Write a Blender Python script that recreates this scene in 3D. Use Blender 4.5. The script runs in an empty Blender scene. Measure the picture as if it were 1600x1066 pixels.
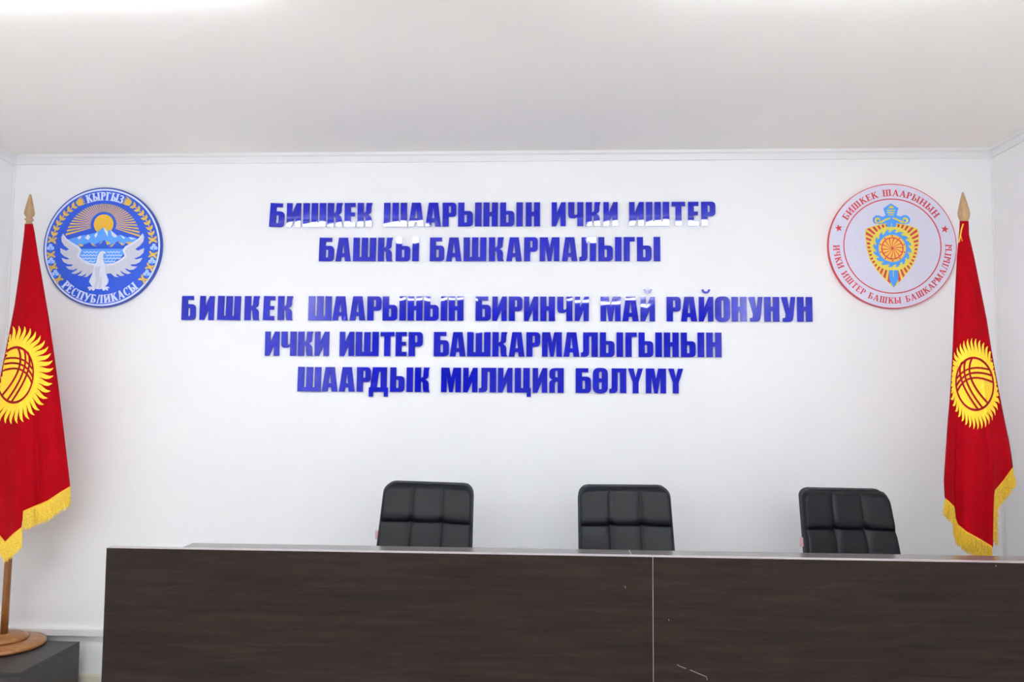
import bpy, bmesh, math, random
import numpy as np
from mathutils import Vector, Matrix
from mathutils.geometry import tessellate_polygon
random.seed(7)
R = math.radians
SC = bpy.context.scene
COL = SC.collection

# ------------------------------------------------------------------ camera
F, YAW, PITCH, ROLL = 1265.79, R(2.75405), R(3.7693), R(0.40082)   # focal length in pixels of a 1600x1066 frame
CAM = Vector((0, 0, 1.70))
_fwd = Vector((-math.sin(YAW) * math.cos(PITCH), math.cos(YAW) * math.cos(PITCH), math.sin(PITCH)))
_rt0 = Vector((math.cos(YAW), math.sin(YAW), 0)); _up0 = _rt0.cross(_fwd)
_rt = _rt0 * math.cos(ROLL) + _up0 * math.sin(ROLL)
_up = _up0 * math.cos(ROLL) - _rt0 * math.sin(ROLL)
cd = bpy.data.cameras.new('camera'); cam = bpy.data.objects.new('camera', cd); COL.objects.link(cam)
cd.sensor_width = 36; cd.lens = F / 1600 * 36; cd.clip_start = .05
m = Matrix((_rt, _up, -_fwd)).transposed().to_4x4(); m.translation = CAM
cam.matrix_world = m; SC.camera = cam

# ------------------------------------------------------------------ light and exposure
SC.view_settings.view_transform = 'Standard'; SC.view_settings.look = 'None'
SC.view_settings.gamma = 1; SC.view_settings.use_curve_mapping = False
SC.view_settings.exposure = 0.23
LAMP_POWER = 32.0
FILL_UP, FILL_DOWN = 190.0, 26.0  # strengths of the added fill lights, upward and downward
LAMP_COLOR = (.89, .965, 1.045)
wd = bpy.data.worlds.new('world'); SC.world = wd; wd.use_nodes = True
wd.node_tree.nodes['Background'].inputs[0].default_value = (.05, .05, .05, 1)
SC.cycles.max_bounces = 16; SC.cycles.diffuse_bounces = 10; SC.cycles.glossy_bounces = 6
SC.cycles.use_denoising = True; SC.cycles.caustics_reflective = False; SC.cycles.caustics_refractive = False
SC.cycles.sample_clamp_indirect = 12

def at(px, py, Y):
    """the point of the plane y = Y that stands behind a point of the photograph"""
    d = _fwd + _rt * ((px - 800) / F) - _up * ((py - 533) / F)
    return CAM + d * (Y / d.y)
def at_z(px, py, z):
    d = _fwd + _rt * ((px - 800) / F) - _up * ((py - 533) / F)
    return CAM + d * ((z - CAM.z) / d.z)

WY = 4.55                      # lettered wall
XL, XR, YB = -3.161, 2.447, -4.6
ZC = at(60, 241, WY - .03).z   # ceiling

# ------------------------------------------------------------------ materials
def lin(c):
    return tuple((v / 255 / 12.92) if v <= 10 else ((v / 255 + .055) / 1.055) ** 2.4 for v in c)
def mat(name, c, rough=.6, spec=.5, metal=0, noise=0, nscale=20, bump=0, bscale=60, coat=0, raw=False, sheen=0):
    M = bpy.data.materials.new(name); M.use_nodes = True
    nt = M.node_tree; b = nt.nodes['Principled BSDF']
    col = c if raw else lin(c)
    b.inputs['Base Color'].default_value = (*col, 1)
    b.inputs['Roughness'].default_value = rough; b.inputs['Metallic'].default_value = metal
    b.inputs['Specular IOR Level'].default_value = spec
    if coat: b.inputs['Coat Weight'].default_value = coat; b.inputs['Coat Roughness'].default_value = .08
    if sheen: b.inputs['Sheen Weight'].default_value = sheen; b.inputs['Sheen Roughness'].default_value = .5
    tc = nt.nodes.new('ShaderNodeTexCoord')
    if noise:
        n = nt.nodes.new('ShaderNodeTexNoise'); n.inputs['Scale'].default_value = nscale; n.inputs['Detail'].default_value = 5
        nt.links.new(tc.outputs['Object'], n.inputs['Vector'])
        r = nt.nodes.new('ShaderNodeValToRGB')
        r.color_ramp.elements[0].position = .3; r.color_ramp.elements[1].position = .7
        r.color_ramp.elements[0].color = (*[v * (1 - noise) for v in col], 1)
        r.color_ramp.elements[1].color = (*[min(1, v * (1 + noise)) for v in col], 1)
        nt.links.new(n.outputs['Fac'], r.inputs['Fac']); nt.links.new(r.outputs['Color'], b.inputs['Base Color'])
    if bump:
        n2 = nt.nodes.new('ShaderNodeTexNoise'); n2.inputs['Scale'].default_value = bscale; n2.inputs['Detail'].default_value = 4
        nt.links.new(tc.outputs['Object'], n2.inputs['Vector'])
        bp = nt.nodes.new('ShaderNodeBump'); bp.inputs['Strength'].default_value = 1; bp.inputs['Distance'].default_value = bump
        nt.links.new(n2.outputs['Fac'], bp.inputs['Height']); nt.links.new(bp.outputs['Normal'], b.inputs['Normal'])
    return M

def wood(name, dark, light, rough=.4, stretch=(1.2, 14, 22), bump=.0004, spec=.5):
    M = bpy.data.materials.new(name); M.use_nodes = True
    nt = M.node_tree; b = nt.nodes['Principled BSDF']; N = nt.nodes.new; L = nt.links.new
    tc = N('ShaderNodeTexCoord'); mp = N('ShaderNodeMapping'); mp.inputs['Scale'].default_value = stretch
    L(tc.outputs['Object'], mp.inputs['Vector'])
    n = N('ShaderNodeTexNoise'); n.inputs['Scale'].default_value = 2.2; n.inputs['Detail'].default_value = 8
    n.inputs['Roughness'].default_value = .62; n.inputs['Distortion'].default_value = .7
    L(mp.outputs[0], n.inputs['Vector'])
    n2 = N('ShaderNodeTexNoise'); n2.inputs['Scale'].default_value = 14; n2.inputs['Detail'].default_value = 3
    mp2 = N('ShaderNodeMapping'); mp2.inputs['Scale'].default_value = (stretch[0] * .7, stretch[1], stretch[2])
    L(tc.outputs['Object'], mp2.inputs['Vector']); L(mp2.outputs[0], n2.inputs['Vector'])
    mx = N('ShaderNodeMath'); mx.operation = 'MULTIPLY_ADD'; mx.inputs[1].default_value = .35
    L(n2.outputs['Fac'], mx.inputs[0]); L(n.outputs['Fac'], mx.inputs[2])
    r = N('ShaderNodeValToRGB'); r.color_ramp.elements[0].position = .45; r.color_ramp.elements[1].position = .9
    r.color_ramp.elements[0].color = (*lin(dark), 1); r.color_ramp.elements[1].color = (*lin(light), 1)
    L(mx.outputs[0], r.inputs['Fac']); L(r.outputs['Color'], b.inputs['Base Color'])
    b.inputs['Roughness'].default_value = rough; b.inputs['Specular IOR Level'].default_value = spec
    if bump:
        bp = N('ShaderNodeBump'); bp.inputs['Distance'].default_value = bump; bp.inputs['Strength'].default_value = .6
        L(n2.outputs['Fac'], bp.inputs['Height']); L(bp.outputs['Normal'], b.inputs['Normal'])
    return M

M_WALL = mat('white_wall_paint', (240, 240, 241), .75, .3, noise=.012, nscale=1.6, bump=.0006, bscale=45)
M_CEIL = mat('white_ceiling_paint', (244, 240, 235), .8, .3, noise=.014, nscale=.9, bump=.0005, bscale=30)
M_TRIM = mat('white_trim', (230, 230, 231), .45, .4, noise=.01, nscale=6)
M_BASE = mat('cream_baseboard', (214, 208, 190), .5, noise=.04, nscale=5)
M_FLOOR = mat('pale_floor_tile', (212, 208, 202), .4, .4, noise=.03, nscale=3)
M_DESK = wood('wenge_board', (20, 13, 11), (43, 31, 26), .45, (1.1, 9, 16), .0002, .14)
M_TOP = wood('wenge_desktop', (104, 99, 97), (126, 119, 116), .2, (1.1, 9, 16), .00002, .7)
M_EDGE = mat('edge_banding', (168, 158, 160), .4, noise=.05, nscale=9)
M_CHIP = mat('bare_chip', (196, 188, 182), .7, noise=.1)
M_LEATHER = mat('black_leather', (9, 12, 16), .42, .26, noise=.08, nscale=40, bump=.0006, bscale=260)
M_PIPE = mat('black_piping', (17, 18, 21), .5, noise=.05)
M_PLASTIC = mat('black_plastic', (24, 24, 26), .45, noise=.05)
M_CHROME = mat('chrome', (190, 192, 196), .18, metal=1, noise=.02)
M_TAG = mat('pink_tag', (226, 178, 188), .7, noise=.08, nscale=120)
M_BOX = mat('dark_box_laminate', (44, 41, 40), .42, noise=.08, nscale=60, bump=.0003, bscale=220)
M_FLAG = mat('red_flag_cloth', (155, 4, 18), .85, .06, noise=.05, nscale=30, bump=.0004, bscale=700)
M_SUN = mat('yellow_flag_print', (252, 212, 60), .75, .2, noise=.03, nscale=60)
M_SUNRED = mat('red_flag_print', (152, 14, 26), .8, .15, noise=.03, nscale=60)
M_FRINGE = mat('gold_fringe', (250, 204, 74), .6, .3, noise=.28, nscale=160)
M_FBAND = mat('gold_fringe_band', (240, 192, 60), .6, .3, noise=.1, nscale=200, bump=.001, bscale=500)
M_POLE = wood('pole_wood', (112, 66, 26), (150, 96, 44), .35, (18, 18, 1.5), .0001)
M_DISC = wood('stand_wood', (120, 74, 36), (168, 116, 68), .3, (2, 14, 14), .0001)
M_FINIAL = wood('finial_wood', (158, 126, 86), (186, 154, 112), .35, (18, 18, 2), .0001)

def letter_mat():
    M = mat('blue_acrylic', (.005, .009, .42), .02, .5, raw=True)
    nt = M.node_tree; b = nt.nodes['Principled BSDF']; N = nt.nodes.new; L = nt.links.new
    tc = N('ShaderNodeTexCoord'); n = N('ShaderNodeTexNoise'); n.inputs['Scale'].default_value = 4.5; n.inputs['Detail'].default_value = 1.5
    L(tc.outputs['Object'], n.inputs['Vector'])
    bp = N('ShaderNodeBump'); bp.inputs['Distance'].default_value = .0015; bp.inputs['Strength'].default_value = 1
    L(n.outputs['Fac'], bp.inputs['Height']); L(bp.outputs['Normal'], b.inputs['Normal'])
    return M
M_LETTER = letter_mat()

# ------------------------------------------------------------------ object helpers
def link_mesh(name, verts, faces, mats, parent=None, smooth=False, midx=None):
    me = bpy.data.meshes.new(name); me.from_pydata([tuple(v) for v in verts], [], faces)
    for M in (mats if isinstance(mats, (list, tuple)) else [mats]): me.materials.append(M)
    if midx: me.polygons.foreach_set('material_index', midx)
    if smooth: me.polygons.foreach_set('use_smooth', [True] * len(me.polygons))
    me.validate(); me.update()
    o = bpy.data.objects.new(name, me); COL.objects.link(o); o.parent = parent
    return o
def from_bm(name, bm, M, parent=None, smooth=False):
    bmesh.ops.recalc_face_normals(bm, faces=bm.faces)
    me = bpy.data.meshes.new(name); bm.to_mesh(me); bm.free()
    for q in (M if isinstance(M, (list, tuple)) else [M]): me.materials.append(q)
    if smooth: me.polygons.foreach_set('use_smooth', [True] * len(me.polygons))
    o = bpy.data.objects.new(name, me); COL.objects.link(o); o.parent = parent
    return o
def tag(o, label, cat, group=None):
    o['label'] = label; o['category'] = cat
    if group: o['group'] = group
    return o
def thing(name, loc, label, cat, group=None, rz=0):
    o = bpy.data.objects.new(name, None); COL.objects.link(o); o.location = loc; o.rotation_euler = (0, 0, rz)
    o.empty_display_size = .1
    return tag(o, label, cat, group)
def structure(o): o['kind'] = 'structure'; return o
def add_box(bm, x0, x1, y0, y1, z0, z1, bev=0, seg=2):
    r = bmesh.ops.create_cube(bm, size=1)
    for v in r['verts']:
        v.co = Vector(((x0 + x1) / 2 + v.co.x * (x1 - x0), (y0 + y1) / 2 + v.co.y * (y1 - y0), (z0 + z1) / 2 + v.co.z * (z1 - z0)))
    if bev:
        es = list({e for v in r['verts'] for e in v.link_edges})
        bmesh.ops.bevel(bm, geom=es, offset=bev, segments=seg, affect='EDGES', profile=.5)
def box(name, x0, x1, y0, y1, z0, z1, M, parent=None, bev=0, seg=2):
    bm = bmesh.new(); add_box(bm, x0, x1, y0, y1, z0, z1, bev, seg)
    return from_bm(name, bm, M, parent)
def lathe(name, prof, M, parent=None, seg=40, loc=(0, 0, 0), ax=None):
    """prof: (radius, height) pairs from the bottom up"""
    vs, fs = [], []
    for r, z in prof:
        for k in range(seg):
            a = 2 * math.pi * k / seg; vs.append(Vector((r * math.cos(a), r * math.sin(a), z)))
    for i in range(len(prof) - 1):
        for k in range(seg):
            a, b = i * seg + k, i * seg + (k + 1) % seg; fs.append((a, b, b + seg, a + seg))
    fs.append(tuple(range(seg - 1, -1, -1))); fs.append(tuple((len(prof) - 1) * seg + k for k in range(seg)))
    if ax is not None:
        q = Vector((0, 0, 1)).rotation_difference(ax); vs = [q @ v for v in vs]
    return link_mesh(name, [v + Vector(loc) for v in vs], fs, M, parent, True)
def auto_smooth(o, ang=40):
    me = o.data
    me.polygons.foreach_set('use_smooth', [True] * len(me.polygons))
    me.set_sharp_from_angle(angle=R(ang))
def tube(name, pts, rad, M, parent=None, seg=8, closed=False):
    pts = [Vector(p) for p in pts]; n = len(pts); vs, fs = [], []
    for i, p in enumerate(pts):
        t = (pts[(i + 1) % n] - pts[i - 1]) if closed else (pts[min(i + 1, n - 1)] - pts[max(i - 1, 0)])
        q = Vector((0, 0, 1)).rotation_difference(t.normalized())
        r = rad[i] if isinstance(rad, (list, tuple)) else rad
        for k in range(seg):
            a = 2 * math.pi * k / seg; vs.append(p + q @ Vector((r * math.cos(a), r * math.sin(a), 0)))
    for i in range(n if closed else n - 1):
        j = (i + 1) % n
        for k in range(seg):
            fs.append((i * seg + k, i * seg + (k + 1) % seg, j * seg + (k + 1) % seg, j * seg + k))
    if not closed:
        fs.append(tuple(range(seg - 1, -1, -1))); fs.append(tuple((n - 1) * seg + k for k in range(seg)))
    return link_mesh(name, vs, fs, M, parent, True)

# flat shapes cut from sheet: shapes = [[outer, hole, ...], ...] in (x, z); front at y0, back at y1
def cut_shapes(name, shapes, y0, y1, M, parent=None, midx=None):
    vs, fs = [], []; mi = []
    for si, loops in enumerate(shapes):
        flat = [[Vector((p[0], p[1], 0)) for p in l] for l in loops]
        base = len(vs); n = sum(len(l) for l in flat)
        pts = [p for l in flat for p in l]
        y0i = y0 - (si % 45) * 8e-6
        vs += [Vector((p.x, y0i, p.y)) for p in pts] + [Vector((p.x, y1, p.y)) for p in pts]
        before = len(fs)
        for t in tessellate_polygon(flat):
            a, b, c = (pts[i] for i in t)
            if (b - a).cross(c - a).z < 0: t = (t[0], t[2], t[1])
            fs.append(tuple(base + i for i in t)); fs.append(tuple(base + n + i for i in (t[2], t[1], t[0])))
        k0 = 0
        for l in flat:
            for k in range(len(l)):
                a, b = base + k0 + k, base + k0 + (k + 1) % len(l); fs.append((a, b, b + n, a + n))
            k0 += len(l)
        mi += [midx[si] if midx else 0] * (len(fs) - before)
    o = link_mesh(name, vs, fs, M, parent, midx=mi)
    bm = bmesh.new(); bm.from_mesh(o.data); bmesh.ops.recalc_face_normals(bm, faces=bm.faces); bm.to_mesh(o.data); bm.free()
    return o
def rp(pts):
    """polygon whose corners (x, y, r) may be rounded"""
    out = []; n = len(pts)
    for i, p in enumerate(pts):
        P = Vector(p[:2]); r = p[2] if len(p) > 2 else 0
        if not r: out.append(P); continue
        a = Vector(pts[i - 1][:2]) - P; b = Vector(pts[(i + 1) % n][:2]) - P
        r1 = min(r, a.length * .499); r2 = min(r, b.length * .499)
        A, B = P + a.normalized() * r1, P + b.normalized() * r2
        for k in range(7):
            t = k / 6; out.append(A * (1 - t) ** 2 + P * 2 * t * (1 - t) + B * t * t)
    return out
def circ(cx, cy, r, n=64, ry=None, a0=0, a1=2 * math.pi):
    ry = r if ry is None else ry
    full = abs(a1 - a0 - 2 * math.pi) < 1e-6
    return [Vector((cx + r * math.cos(a0 + (a1 - a0) * k / (n if full else n - 1)), cy + ry * math.sin(a0 + (a1 - a0) * k / (n if full else n - 1)))) for k in range(n)]

# ------------------------------------------------------------------ the room
def slab(name, x0, x1, y0, y1, z0, z1, M): return structure(box(name, x0, x1, y0, y1, z0, z1, M))
T = .12
slab('wall_back', XL - T, XR + T, WY, WY + T, -.1, ZC + .1, M_WALL)
slab('wall_left', XL - T, XL, YB, WY, -.1, ZC + .1, M_WALL)
slab('wall_right', XR, XR + T, YB, WY, -.1, ZC + .1, M_WALL)
slab('wall_front', XL - T, XR + T, YB - T, YB, -.1, ZC + .1, mat('taupe_wall_paint', (134, 132, 130), .8, .3, noise=.03, nscale=2))
slab('floor', XL, XR, YB, WY, -.1, 0, M_FLOOR)
slab('ceiling', XL, XR, YB, WY, ZC, ZC + .1, M_CEIL)
def strip(name, prof, M):
    """moulding profile (out from wall, height) swept along the left, lettered and right walls"""
    path = [((XL, YB + .3), (1, 0)), ((XL, WY), (1, -1)), ((XR, WY), (-1, -1)), ((XR, YB + .3), (-1, 0))]
    vs, fs = [], []; n = len(prof)
    for (x, y), (dx, dy) in path:
        for d, z in prof: vs.append((x + dx * d, y + dy * d, z))
    for i in range(3):
        for k in range(n):
            a, b = i * n + k, i * n + (k + 1) % n; fs.append((a, b, b + n, a + n))
    fs.append(tuple(range(n))); fs.append(tuple(3 * n + k for k in range(n)))
    o = link_mesh(name, vs, fs, M)
    bm = bmesh.new(); bm.from_mesh(o.data); bmesh.ops.recalc_face_normals(bm, faces=bm.faces); bm.to_mesh(o.data); bm.free()
    return structure(o)
zb = at(300, 255.2, WY - .012).z
strip('trim_1', [(.0005, zb), (.012, zb), (.016, ZC - .022), (.028, ZC - .016), (.032, ZC - .0005), (.0005, ZC - .0005)], M_TRIM)   # cornice
zd1, zd0 = at(120, 983.4, WY - .03).z, at(120, 995, WY - .03).z
strip('trim_2', [(.0005, zd0), (.028, zd0), (.031, zd0 + .003), (.031, zd1 - .003), (.028, zd1), (.0005, zd1)], M_TRIM)              # cable duct
zk = at(140, 1054, WY - .015).z
strip('baseboard_back', [(.0005, .0005), (.016, .0005), (.016, zk - .012), (.008, zk), (.0005, zk)], M_BASE)
for i, (x, sx) in enumerate(((XL, 1), (XR, -1))):                                                                      # corner beads
    structure(cut_shapes('trim_%d' % (3 + i), [[[(0, 0), (0.001, 0), (.001, zb - zd1), (0, zb - zd1)]]], 0, .001, M_TRIM))
    o = bpy.data.objects['trim_%d' % (3 + i)]
    bm = bmesh.new()
    g = [(0.0005, 0.0005), (.010, .0005), (.009, .004), (.004, .009), (.0005, .010)]
    lo = [bm.verts.new((x + sx * a, WY - b, zd1 + .001)) for a, b in g]; hi = [bm.verts.new((x + sx * a, WY - b, zb - .001)) for a, b in g]
    for k in range(5): bm.faces.new((lo[k], lo[(k + 1) % 5], hi[(k + 1) % 5], hi[k]))
    bm.faces.new(lo); bm.faces.new(hi); bmesh.ops.recalc_face_normals(bm, faces=bm.faces); bm.to_mesh(o.data); bm.free()
    o.data.materials.clear(); o.data.materials.append(M_TRIM)
# the far end of the room, seen only as dim reflections in the letters
dr = structure(box('door_1', -2.3, -1.3, YB + .001, YB + .05, 0.001, 2.1, M_DESK, None, .004))
box('door_handle', -1.42, -1.39, YB + .05, YB + .09, 1.0, 1.14, M_CHROME, dr, .004)

# ceiling lamps
M_DIFF = bpy.data.materials.new('lamp_diffuser'); M_DIFF.use_nodes = True
_b = M_DIFF.node_tree.nodes['Principled BSDF']
_b.inputs['Base Color'].default_value = (.9, .9, .9, 1)
_b.inputs['Emission Color'].default_value = (*LAMP_COLOR, 1); _b.inputs['Emission Strength'].default_value = LAMP_POWER
for row, ly, xs in (('close to the lettered wall', 2.51, (-1.62, .92)), ('at the far end of the room', -2.4, (-1.72, .72))):
    for side, lx in zip(('left', 'right'), xs):
        l = thing('ceiling_lamp', (lx, ly, ZC), 'white ceiling lamp %s, %s of the pair' % (row, side), 'lamp', 'ceiling lamps')
        dw = .075 if ly > 0 else .06
        box('housing', -.62, .62, -dw - .012, dw + .012, -.016, -.001, M_TRIM, l, .003)
        box('diffuser', -.6, .6, -dw, dw, -.045, -.0165, M_DIFF, l, .006)
def glow(name, k):
    M = bpy.data.materials.new(name); M.use_nodes = True; b = M.node_tree.nodes['Principled BSDF']
    b.inputs['Emission Color'].default_value = (*LAMP_COLOR, 1); b.inputs['Emission Strength'].default_value = k; return M
M_UP, M_DOWN = glow('fill_upper_glow', FILL_UP), glow('fill_lower_glow', FILL_DOWN)
for row, ly in (('in the middle of the room', -1.2),):  # unseen fill lights, added to stand in for flash bounced off the ceiling
    for side, lx in (('left', -1.75), ('right', 1.25)):
        l = thing('fill_light', (lx, ly, ZC), 'long added fill light hanging %s, %s of the pair' % (row, side), 'lamp', 'added fill lights')
        box('body', -.95, .95, -.07, .07, -.55, -.50, M_TRIM, l, .004)
        box('upper_light', -.93, .93, -.06, .06, -.4995, -.494, M_UP, l)
        box('lower_light', -.93, .93, -.06, .06, -.556, -.5505, M_DOWN, l)
        for x in (-.8, .8): tube('wire', [(x, 0, -.001), (x, 0, -.5)], .0015, M_CHROME, l, 6)

# ------------------------------------------------------------------ big wall letters
G = {}
G['Б'] = (148, [[[(0, 0), (148, 0, 42), (148, 158, 46), (62, 158), (62, 200), (122, 200), (122, 240), (0, 240)], [(66, 38), (90, 38, 8), (90, 118, 10), (66, 118)]]])
G['И'] = (143, [[[(0, 0), (46, 0), (89, 105), (89, 0), (143, 0), (143, 240), (97, 240), (54, 135), (54, 240), (0, 240)]]])
G['Й'] = G['И']
G['Ш'] = (230, [[[(0, 0), (230, 0), (230, 240), (166, 240), (166, 42), (148, 42), (148, 240), (84, 240), (84, 42), (64, 42), (64, 240), (0, 240)]]])
G['Ц'] = (163, [[[(0, 0), (121, 0), (121, -41), (163, -41), (163, 46), (152, 46), (152, 240), (85, 240), (85, 44), (64, 44), (64, 240), (0, 240)]]])
G['К'] = (150, [[[(0, 0), (63, 0), (63, 105, 4), (80, 96, 16), (82, 36, 14), (90, 0), (150, 0), (142, 24, 16), (143, 98, 34), (108, 124), (138, 140, 26), (140, 208, 20), (150, 240), (90, 240), (86, 190, 14), (84, 146, 22), (63, 138, 4), (63, 240), (0, 240)]]])
G['Е'] = (111, [[[(0, 0), (110, 0), (110, 42), (62, 42), (62, 104), (104, 104), (104, 142), (62, 142), (62, 198), (110, 198), (110, 240), (0, 240)]]])
G['А'] = (158, [[[(0, 0), (58, 0), (64, 42), (93, 42), (99, 0), (158, 0), (126, 240), (34, 240)], [(67, 82), (91, 82), (80, 186), (78, 186)]]])
G['Р'] = (138, [[[(0, 0), (62, 0), (62, 96), (138, 96, 42), (138, 240, 42), (0, 240)], [(62.5, 136), (84, 136, 10), (84, 204, 10), (62.5, 204)]]])
G['Ь'] = (148, [[[(0, 0), (148, 0, 42), (148, 155, 46), (62, 155), (62, 240), (0, 240)], [(62.5, 38), (86, 38, 8), (86, 118, 10), (62.5, 118)]]])
G['Ы'] = (234, G['Ь'][1] + [[[(168, 0), (234, 0), (234, 240), (168, 240)]]])
G['Н'] = (146, [[[(0, 0), (62, 0), (62, 102), (84, 102), (84, 0), (146, 0), (146, 240), (84, 240), (84, 145), (62, 145), (62, 240), (0, 240)]]])
G['Ч'] = (150, [[[(89, 0), (150, 0), (150, 240), (89, 240), (89, 114, 12), (62, 108, 14), (62, 240), (0, 240), (0, 80, 46), (64, 78, 14), (89, 92)]]])
G['Т'] = (138, [[[(38, 0), (100, 0), (100, 196), (138, 196), (138, 240), (0, 240), (0, 196), (38, 196)]]])
G['М'] = (200, [[[(0, 0), (56, 0), (57, 156), (82, 0), (119, 0), (143, 156), (144, 0), (200, 0), (200, 240), (122, 240), (101, 139), (82, 240), (0, 240)]]])
G['Л'] = (172, [[[(107, 0), (172, 0), (172, 240), (23, 240), (23, 44, 14), (0, 40), (0, 0), (84, 2, 40), (85, 200, 5), (107, 200, 5)]]])
G['Г'] = (112, [[[(0, 0), (62, 0), (62, 196), (112, 196), (112, 240), (0, 240)]]])
G['Д'] = (192, [[[(0, -47), (44, -47), (44, 0), (151, 0), (151, -47), (192, -47), (192, 43), (179, 43), (179, 240), (38, 240), (15, 43), (0, 43)], [(80, 43.5), (116, 43.5), (116, 196, 6), (99, 196, 6)]]])
G['Я'] = (145, [[[(0, 0), (57, 0), (57, 92, 10), (68, 108, 8), (83, 108), (83, 0), (145, 0), (145, 240), (0, 240, 62), (0, 142, 28), (32, 127), (0, 112, 24)], [(82.5, 150), (60, 150, 12), (60, 214, 14), (82.5, 214)]]])
G['О'] = (150, [[[(0, -4, 62), (150, -4, 62), (150, 244, 62), (0, 244, 62)], [(65, 36, 9), (86, 36, 9), (86, 204, 9), (65, 204, 9)]]])
G['Ө'] = (151, [[[(0, -4, 62), (151, -4, 62), (151, 244, 62), (0, 244, 62)], [(63, 36, 11), (89, 36, 11), (89, 104), (63, 104)], [(63, 142), (89, 142), (89, 206, 11), (63, 206, 11)]]])
G['У'] = (141, [[[(0, 240), (62, 240), (79, 112), (97, 240), (141, 240), (120, 40, 30), (108, 0, 40), (14, 0), (14, 34), (40, 37, 10), (45, 72)]]])
G['Ү'] = (150, [[[(46, 0), (105, 0), (105, 105), (150, 240), (98, 240), (76, 152), (56, 240), (0, 240), (46, 105)]]])
BREVE = (84, [[p * 42 + Vector((42, 42)) for p in ([Vector((math.cos(a), math.sin(a))) for a in np.linspace(math.pi, 2 * math.pi, 17)] + [Vector((.5 * math.cos(a), .52 * math.sin(a) )) for a in np.linspace(2 * math.pi, math.pi, 17)])]])

# word, (left, right) of each letter along the line, in the photograph
def Z(o, s, *prs): return [(o + a / s, o + b / s) for a, b in prs]
LINES = [
 ('top', ['БИШКЕК', 'ШААРЫНЫН', 'ИЧКИ', 'ИШТЕР'], (317.6, 315.2), (354.6, 352.7),
  Z(410, 6.4, (64, 212), (238, 380), (403, 631), (648, 799), (818, 928), (948, 1096), (1212, 1444), (1458, 1611)) +
  Z(650, 6.4, (92, 248), (264, 402), (420, 655), (672, 818), (840, 1068), (1096, 1240), (1356, 1497), (1521, 1674)) +
  Z(890, 6.4, (162, 310), (338, 481), (596, 742), (764, 998), (1022, 1158), (1186, 1291), (1318, 1460))),
 ('second', ['БАШКЫ', 'БАШКАРМАЛЫГЫ'], (371.6, 370.3), (408.2, 408),
  Z(410, 6.4, (562, 712), (728, 882), (904, 1132), (1152, 1300), (1331, 1562)) +
  Z(650, 6.4, (136, 282), (299, 455), (474, 703), (728, 878), (902, 1058), (1080, 1217), (1236, 1434), (1458, 1614)) +
  Z(890, 6.4, (97, 266), (287, 520), (542, 652), (674, 908))),
 ('third', ['БИШКЕК', 'ШААРЫНЫН', 'БИРИНЧИ', 'МАЙ', 'РАЙОНУНУН'], (462.5, 464.2), (500, 502.8),
  Z(275, 6.4, (51, 192), (230, 374), (408, 638), (680, 830), (866, 980), (1012, 1162), (1320, 1552)) +
  Z(515, 6.4, (25, 180), (197, 355), (373, 515), (527, 762), (778, 928), (943, 1175), (1190, 1338), (1458, 1611)) +
  Z(755, 6.4, (90, 235), (255, 391), (407, 550), (570, 718), (740, 893), (915, 1057), (1174, 1375), (1392, 1556)) +
  Z(995, 5.517, (32, 158), (258, 380), (382, 522), (536, 662), (676, 806), (820, 950), (966, 1088), (1102, 1232), (1248, 1370), (1385, 1516))),
 ('fourth', ['ИЧКИ', 'ИШТЕР', 'БАШКАРМАЛЫГЫНЫН'], (518.1, 519.8), (556, 558.3),
  Z(275, 6.4, (886, 1029), (1048, 1200), (1215, 1366), (1382, 1526)) +
  Z(515, 6.4, (97, 242), (257, 488), (505, 643), (657, 768), (788, 930), (1040, 1192), (1200, 1360), (1373, 1608)) +
  Z(755, 6.4, (90, 240), (255, 413), (430, 570), (588, 787), (803, 963), (977, 1147), (1167, 1400), (1423, 1537)) +
  Z(995, 5.517, (16, 218), (235, 363), (381, 583), (601, 733))),
 ('bottom', ['ШААРДЫК', 'МИЛИЦИЯ', 'БӨЛҮМҮ'], (573.4, 576.2), (611.7, 615),
  Z(450, 6.4, (91, 325), (335, 492), (507, 664), (684, 824), (806, 998), (1018, 1247), (1266, 1414)) +
  Z(680, 7.27, (65, 291), (315, 480), (496, 692), (711, 877), (902, 1087), (1107, 1273), (1295, 1460)) +
  Z(880, 7.27, (142, 316), (336, 508), (524, 718), (738, 908), (939, 1170), (1194, 1365))),
]
ORD = ['first', 'second', 'third', 'fourth', 'fifth', 'sixth', 'seventh', 'eighth', 'ninth', 'tenth', 'eleventh', 'twelfth', 'thirteenth', 'fourteenth', 'fifteenth']
LEAN = {('top', 0): -.05, ('top', 1): -.012, ('second', 0): -.02, ('second', 2): -.008, ('third', 1): -.012, ('third', 2): -.018, ('third', 4): -.025, ('third', 5): -.01, ('bottom', 0): -.012, ('fourth', 3): -.008}
PITCHES = {}
LY = WY - .012
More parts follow.
